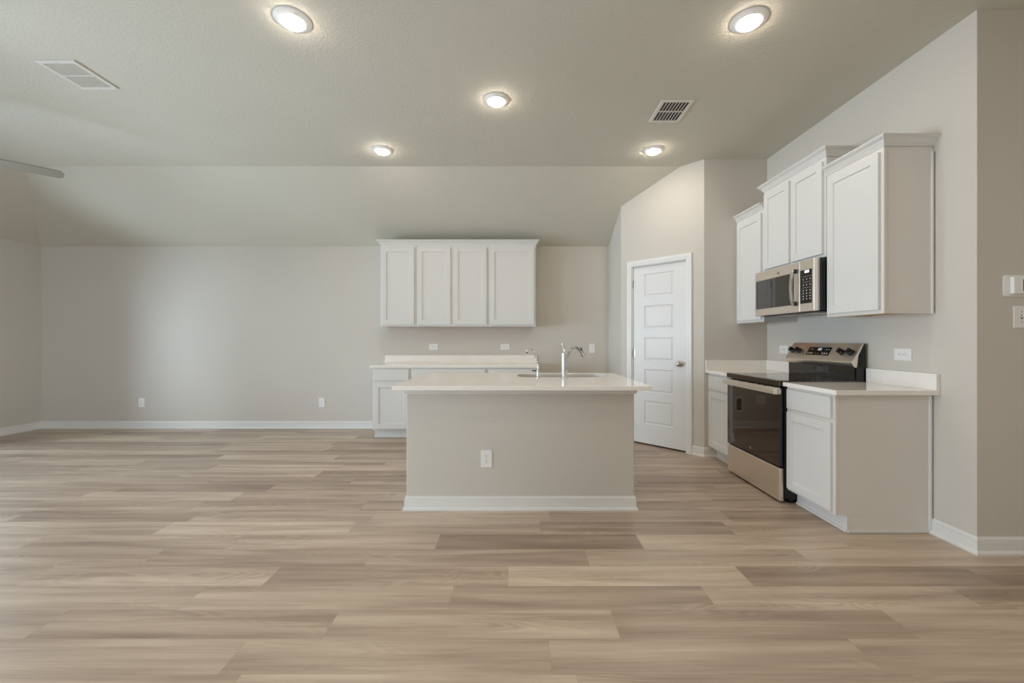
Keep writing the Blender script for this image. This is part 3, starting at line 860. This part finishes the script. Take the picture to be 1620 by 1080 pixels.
def make_microwave():
    ox, oy, z0, z1 = 2.43, RC, 1.436, 1.832
    t = thing('microwave', 'stainless over-the-range microwave mounted under the raised wall cabinet', 'microwave', (ox, oy, z0))
    MT = T(-ox, -oy, -z0)
    def P(name, b, mat, parent=t, **kw):
        bmesh.ops.transform(b, matrix=MT, verts=b.verts); return obj(name, b, mat, parent, **kw)
    y0, y1 = RY0 + .002, RY1 - .002
    b = BM(); bx(b, 2.275, XR - .001, y0, y1, z0 + .006, z1); P('body', b, 'charcoal', bev=.002)
    b = BM(); bx(b, 2.268, 2.275, y0 - .0005, y1, z0 + .004, z1); P('front_frame', b, 'steelbright')
    ys = 3.238                                            # split between door and control column
    b = BM(); bx(b, 2.236, 2.267, ys + .0015, y1, z0, z1 - .001, .004); dr = P('door', b, 'steel_y')
    b = BM(); bx(b, 2.2345, 2.2365, ys + .070, y1 - .018, z0 + .060, z1 - .080, .0008); P('door_window', b, 'micglass', dr)
    b = BM(); pts = [(2.222, ys + .052, z0 + .048), (2.207, ys + .052, z0 + .085), (2.199, ys + .052, z0 + .15), (2.197, ys + .052, z0 + .20), (2.199, ys + .052, z0 + .25), (2.207, ys + .052, z0 + .31), (2.222, ys + .052, z1 - .055)]
    pts = smooth_path(pts, 5)
    R = []
    for p in pts: R.append([(p.x - .006, p.y - .011, p.z), (p.x - .006, p.y + .011, p.z), (p.x + .006, p.y + .013, p.z), (p.x + .006, p.y - .013, p.z)])
    skin_rings(b, R); h = P('handle', b, 'steelbright', dr, bev=.002)
    for zz in (z0 + .052, z1 - .088):
        b = BM(); bx(b, 2.215, 2.236, ys + .034, ys + .066, zz, zz + .032, .004); P('handle_mount', b, 'blackplastic', h)
    b = BM(); lathe(b, [(0, 0), (.0125, 0), (.0125, .001), (0, .0011)], 24, T(2.236, RC + .04, z1 - .05) @ Matrix.Rotation(-PI / 2, 4, 'Y')); em = P('emblem', b, 'nickel', dr)
    b = BM(); lathe(b, [(.0078, .0012), (.0098, .0016), (.0098, .0012)], 24, T(2.236, RC + .04, z1 - .05) @ Matrix.Rotation(-PI / 2, 4, 'Y')); P('emblem_ring', b, 'charcoal', em)
    b = BM(); bx(b, 2.236, 2.267, y0, ys - .0015, z0, z1 - .001, .004); cc = P('control_column', b, 'steel_y')
    b = BM(); bx(b, 2.2345, 2.2365, y0 + .022, ys - .004, z0 + .062, z1 - .077, .0008); kp = P('keypad', b, 'cooktop', cc)
    b = BM(); bx(b, 2.2335, 2.2343, y0 + .050, y0 + .098, z1 - .102, z1 - .082); P('keypad_display', b, 'digits', kp)
    b = BM(); rnd = random.Random(3)
    for r in range(9):
        zz = z1 - .128 - r * .0215
        n = 3 if r not in (0, 2, 4) else 4
        for c in range(n):
            yy = y0 + .040 + c * (.072 / (n - 1)); w = .0045 if n == 3 else .006
            bx(b, 2.2338, 2.2344, yy - w, yy + w, zz - .0045 if n == 3 else zz - .002, zz + .0035 if n == 3 else zz + .001)
    P('keypad_markings', b, 'marks', kp)
    # underside: grille, lamp cover, filters
    b = BM(); bx(b, 2.29, 2.62, y0 + .02, y1 - .02, z0 - .006, z0 + .0055, .003); P('underside', b, 'charcoal')
    for ya in (y0 + .12, RC + .06):
        b = BM()
        bx(b, 2.35, 2.56, ya, ya + .22, z0 - .0085, z0 - .0062)
        for k in range(7): bx(b, 2.36 + k * .03, 2.372 + k * .03, ya + .005, ya + .215, z0 - .010, z0 - .0083)
        P('grease_filter', b, 'steelbright')
    for k in range(2):
        b = BM(); bx(b, 2.300 + k * .12, 2.345 + k * .12, y0 - .0014, y0 - .0002, z0 + .02, z1 - .02); P('side_recess', b, 'black')
make_microwave()

# ------------------------------------------------------------ outlets, switch, thermostat
GO = 'white wall plates'
def plate_thing(name, label, cat, loc, rz, kind='outlet', horiz=False, w=.080, h=.125, group=GO):
    t = thing(name, label, cat, loc, rz, group)
    R = Matrix.Rotation(PI / 2, 4, 'Y') if horiz else Matrix.Identity(4)
    def P(nm, b, mat, parent=t, **kw):
        bmesh.ops.transform(b, matrix=R, verts=b.verts); return obj(nm, b, mat, parent, **kw)
    b = BM(); bx(b, -w / 2, w / 2, -.006, -.0002, -h / 2, h / 2, .0022); pl = P('cover_plate', b, 'plastic')
    if kind == 'outlet':
        for s in (-1, 1):
            b = BM()
            pts = []
            for k in range(24):
                a = 2 * PI * k / 24; pts.append((max(-.0135, min(.0135, .0175 * math.cos(a))), .0140 * math.sin(a) + s * .0195))
            prism(b, pts, lambda p, q: (p[0], -.0058 if q == 0 else -.0078, p[1])); rc = P('receptacle', b, 'plastic')
            b = BM(); z = s * .0195 + .003
            bx(b, -.0075, -.0050, -.0084, -.0079, z - .004, z + .005); bx(b, .0050, .0075, -.0084, -.0079, z - .0035, z + .0035)
            lathe(b, [(0, .0079), (.0028, .0079), (.0028, .0084), (0, .0084)], 10, T(0, 0, s * .0195 - .0075) @ Matrix.Rotation(PI / 2, 4, 'X'))
            P('slots', b, 'plastic_grey', rc)
        b = BM(); lathe(b, [(0, .006), (.003, .006), (.0026, .0070), (0, .0072)], 12, Matrix.Rotation(PI / 2, 4, 'X')); P('screw', b, 'nickel', pl)
    elif kind == 'toggle':
        b = BM(); bx(b, -.005, .005, -.0068, -.0060, -.012, .012, .0002); P('toggle_slot', b, 'plastic_grey', pl)
        b = BM(); prism(b, [(-.0065, -.003), (-.0065, .006), (-.018, .010), (-.019, .004)], lambda p, q: (-.004 if q == 0 else .004, p[0], p[1])); P('toggle', b, 'plastic', bev=.001)
        for s in (-1, 1):
            b = BM(); lathe(b, [(0, .006), (.003, .006), (.0026, .0070), (0, .0072)], 12, T(0, 0, s * .030) @ Matrix.Rotation(PI / 2, 4, 'X')); P('screw', b, 'plastic_grey', pl)
    else:
        b = BM(); bx(b, -.0165, .0165, -.0085, -.0059, -.033, .033, .001); P('rocker', b, 'plastic', pl)
        for s in (-1, 1):
            b = BM(); lathe(b, [(0, .006), (.0025, .006), (.0022, .0068), (0, .007)], 12, T(0, 0, s * .045) @ Matrix.Rotation(PI / 2, 4, 'X')); P('screw', b, 'plastic_grey', pl)
    return t
plate_thing('wall_outlet', 'white wall outlet low on the far wall, nearer the left room corner', 'outlet', (-5.117, YB, .356), 0)
plate_thing('wall_outlet', 'white wall outlet low on the far wall, just left of the base cabinets', 'outlet', (-2.640, YB, .356), 0)
plate_thing('wall_outlet', 'sideways white outlet above the far counter, left one of the pair', 'outlet', (-1.103, YB, 1.122), 0, horiz=True)
plate_thing('wall_outlet', 'sideways white outlet above the far counter, right one of the pair', 'outlet', (-.120, YB, 1.122), 0, horiz=True)
plate_thing('light_switch', 'upright white rocker switch plate on the far wall right of the faucet', 'switch', (1.073, YB, 1.100), 0, kind='rocker')
plate_thing('wall_outlet', 'white double outlet centred low on the beige front of the island', 'outlet', (-.197, IY0, .366), 0)
plate_thing('wall_outlet', 'sideways white outlet on the right wall above the nearest counter', 'outlet', (XR, 2.807, 1.119), RZ, horiz=True)
plate_thing('wall_outlet', 'sideways white outlet on the right wall, partly hidden behind the range knobs', 'outlet', (XR, 4.045, 1.122), RZ, horiz=True)
plate_thing('light_switch', 'white toggle switch plate directly below the thermostat', 'switch', (2.888, YH, 1.349), 0, kind='toggle', w=.088)
plate_thing('wall_outlet', 'wide white outlet low in the refrigerator alcove, seen mirrored in the oven door', 'outlet', (.56, YB, .394), 0, w=.12)
# recessed water supply box in the refrigerator alcove, mirrored in the oven door
t = thing('water_supply_box', 'white framed recessed water supply box in the refrigerator alcove, mirrored in the oven door', 'supply box', (.86, YB, .33))
b = BM(); bx(b, -.055, .055, -.008, -.0005, .078, .105); bx(b, -.055, .055, -.008, -.0005, -.105, -.078); bx(b, -.055, -.034, -.008, -.0005, -.078, .078); bx(b, .034, .055, -.008, -.0005, -.078, .078)
obj('frame', b, 'plastic', t, bev=.001)
b = BM(); bx(b, -.034, .034, -.003, -.0005, -.078, .078); obj('recess', b, 'duct', t)
b = BM(); tube(b, [(0, -.012, -.04), (0, -.012, .02)], .008, 12); obj('valve', b, 'nickel', t, smooth=True)

# thermostat
t = thing('thermostat', 'white rectangular thermostat on a wide backing plate above the toggle switch', 'thermostat', (2.784, YH, 1.526))
b = BM(); rp = []
for cx, cz, a in ((.155, .046, 0), (.015, .046, PI / 2), (.015, -.046, PI), (.155, -.046, 3 * PI / 2)):
    for k in range(6): rp.append((cx + .015 * math.cos(a + PI / 2 * k / 5), cz + .015 * math.sin(a + PI / 2 * k / 5)))
prism(b, rp, lambda p, q: (p[0], -.0003 if q == 0 else -.008, p[1])); obj('backing_plate', b, 'plastic', t, bev=.0015)
b = BM(); bx(b, .030, .140, -.030, -.0082, -.049, .049, .006); bd = obj('housing', b, 'plastic', t)
b = BM(); bx(b, .078, .130, -.0312, -.0302, -.033, .033, .0004); obj('screen', b, 'lcd', bd)
b = BM()
for (a, c, d, e) in ((.072, .136, .033, .037), (.072, .136, -.037, -.033), (.072, .078, -.033, .033), (.130, .136, -.033, .033)): bx(b, a, c, -.0325, -.0302, d, e)
obj('bezel', b, 'plastic', bd)

# ------------------------------------------------------------ ceiling fittings
def downlight(x, y, label):
    t = thing('recessed_light', label, 'ceiling light', (x, y, ZC), 0, 'recessed ceiling lights')
    b = BM(); lathe(b, [(.104, -.0003), (.104, -.003), (.099, -.006), (.082, -.010), (.075, -.015), (.070, -.017), (.067, -.0155), (.067, -.0003)], 48)
    obj('trim_ring', b, 'plastic', t, smooth=True)
    b = BM(); lathe(b, [(.066, -.010), (.0655, -.018), (.060, -.0255), (.045, -.0295), (.022, -.031), (0, -.0315)], 40)
    obj('diffuser', b, 'lens', t, smooth=True)
downlight(-1.301, 2.436, 'lit round recessed ceiling light, large one at upper left of centre')
downlight(1.385, 2.438, 'lit round recessed ceiling light, large one nearest the right wall corner')
downlight(-.137, 3.249, 'lit round recessed ceiling light in the middle of the five, over the island')
downlight(-1.303, 4.109, 'small lit recessed ceiling light at the ceiling fold, above the far wall cabinets')
downlight(1.385, 4.107, 'small lit recessed ceiling light beside the pantry, in front of the ceiling fold')
# unseen fittings near the camera; rear-wall and hall-end ones added to raise the light
downlight(-.10, 1.25, 'lit recessed ceiling light just above and in front of the camera')
downlight(3.60, .20, 'lit recessed ceiling light over the hall beyond the thermostat')
downlight(1.40, -2.10, 'added lit recessed ceiling light near the rear wall, on the right')
downlight(-1.30, -2.10, 'added lit recessed ceiling light near the rear wall, on the left')
downlight(3.60, -1.70, 'added lit recessed ceiling light at the far rear end of the hall')
downlight(-1.30, -.45, 'lit recessed ceiling light behind the camera, on its left')
downlight(1.40, -.45, 'lit recessed ceiling light behind the camera, on its right')

def register(label, cx, cy, w, l, mat_in, slots, name='ceiling_vent'):
    t = thing(name, label, 'vent', (cx, cy, ZC), 0, 'ceiling air vents')
    fr = .026; b = BM(); z1, z0 = -.0003, -.009
    bx(b, -w / 2, w / 2, -l / 2, -l / 2 + fr, z0, z1); bx(b, -w / 2, w / 2, l / 2 - fr, l / 2, z0, z1)
    bx(b, -w / 2, -w / 2 + fr, -l / 2 + fr, l / 2 - fr, z0, z1); bx(b, w / 2 - fr, w / 2, -l / 2 + fr, l / 2 - fr, z0, z1)
    bx(b, -w / 2 + fr, w / 2 - fr, -.006, .006, z0 + .001, z1)
    obj('frame', b, 'vent', t, bev=.002)
    b = BM(); bx(b, -w / 2 + fr * .5, w / 2 - fr * .5, -l / 2 + fr * .5, l / 2 - fr * .5, -.0018, -.0005); obj('backing', b, mat_in, t)
    b = BM(); n = slots; iw = w - 2 * fr
    for half in (-1, 1):
        y0, y1 = (.006, l / 2 - fr) if half > 0 else (-l / 2 + fr, -.006)
        for k in range(n + 1):
            x = -w / 2 + fr + iw * k / n
            prism(b, [(x - .0035, -.008), (x + .0025, -.008), (x + .005, -.0022), (x - .001, -.0022)], lambda p, s: (p[0], y0 if s == 0 else y1, p[1]))
    obj('slats', b, 'vent', t)
    for s in (-1, 1):
        b = BM(); lathe(b, [(0, -.0091), (.004, -.0091), (.003, -.0105), (0, -.011)], 12, T(0, s * (l / 2 - fr / 2), 0)); obj('screw', b, 'nickel', t, smooth=True)
register('white slatted ceiling air return grille with pale backing, at upper left', -3.093, 2.943, .268, .318, 'ductlight', 12)
register('white ceiling air register with two rows of dark slots, near the pantry', 1.289, 3.406, .256, .325, 'duct', 8)

# ceiling fan, only one blade tip reaches into the picture
def fan():
    tipx, tipy, zf = -3.930, 3.620, 2.650
    a0 = math.radians(46); R = .70
    hx, hy = tipx - R * math.cos(a0), tipy - R * math.sin(a0)
    t = thing('ceiling_fan', 'ceiling fan with plain taupe blades, one blade tip entering at the left edge', 'ceiling fan', (hx, hy, ZC))
    b = BM(); lathe(b, [(0, -.0005), (.07, -.0005), (.07, -.01), (.05, -.05), (.02, -.065), (0, -.066)], 32); obj('canopy', b, 'fanmetal', t, smooth=True)
    b = BM(); tube(b, [(0, 0, -.06), (0, 0, -.36)], .012, 14); obj('downrod', b, 'fanmetal', t, smooth=True)
    dz = zf - ZC
    b = BM(); lathe(b, [(0, dz + .10), (.05, dz + .10), (.09, dz + .075), (.105, dz + .03), (.105, dz - .02), (.085, dz - .045), (.05, dz - .055), (0, dz - .056)], 36); obj('motor_housing', b, 'fanmetal', t, smooth=True)
    for k in range(4):
        a = a0 + k * PI / 2
        b = BM(); pts = []
        for (x, y) in ((.16, -.050), (.30, -.062), (.55, -.066), (R - .04, -.064)): pts.append((x, y))
        for j in range(1, 10):
            q = -PI / 2 + PI * j / 10; pts.append((R - .04 + .04 * math.cos(q), .064 * math.sin(q) * 1.0))
        for (x, y) in ((R - .04, .064), (.55, .066), (.30, .062), (.16, .050)): pts.append((x, y))
        prism(b, pts, lambda p, s: (p[0], p[1], -.004 if s == 0 else .004))
        MM = T(0, 0, dz + .005) @ Matrix.Rotation(a, 4, 'Z') @ Matrix.Rotation(math.radians(-13), 4, 'X')
        bl = obj('blade', b, 'fan', t, bev=.002, matrix=MM)
        b = BM(); bx(b, .09, .22, -.018, .018, -.010, -.0045, .002); obj('blade_bracket', b, 'fanmetal', bl)
fan()
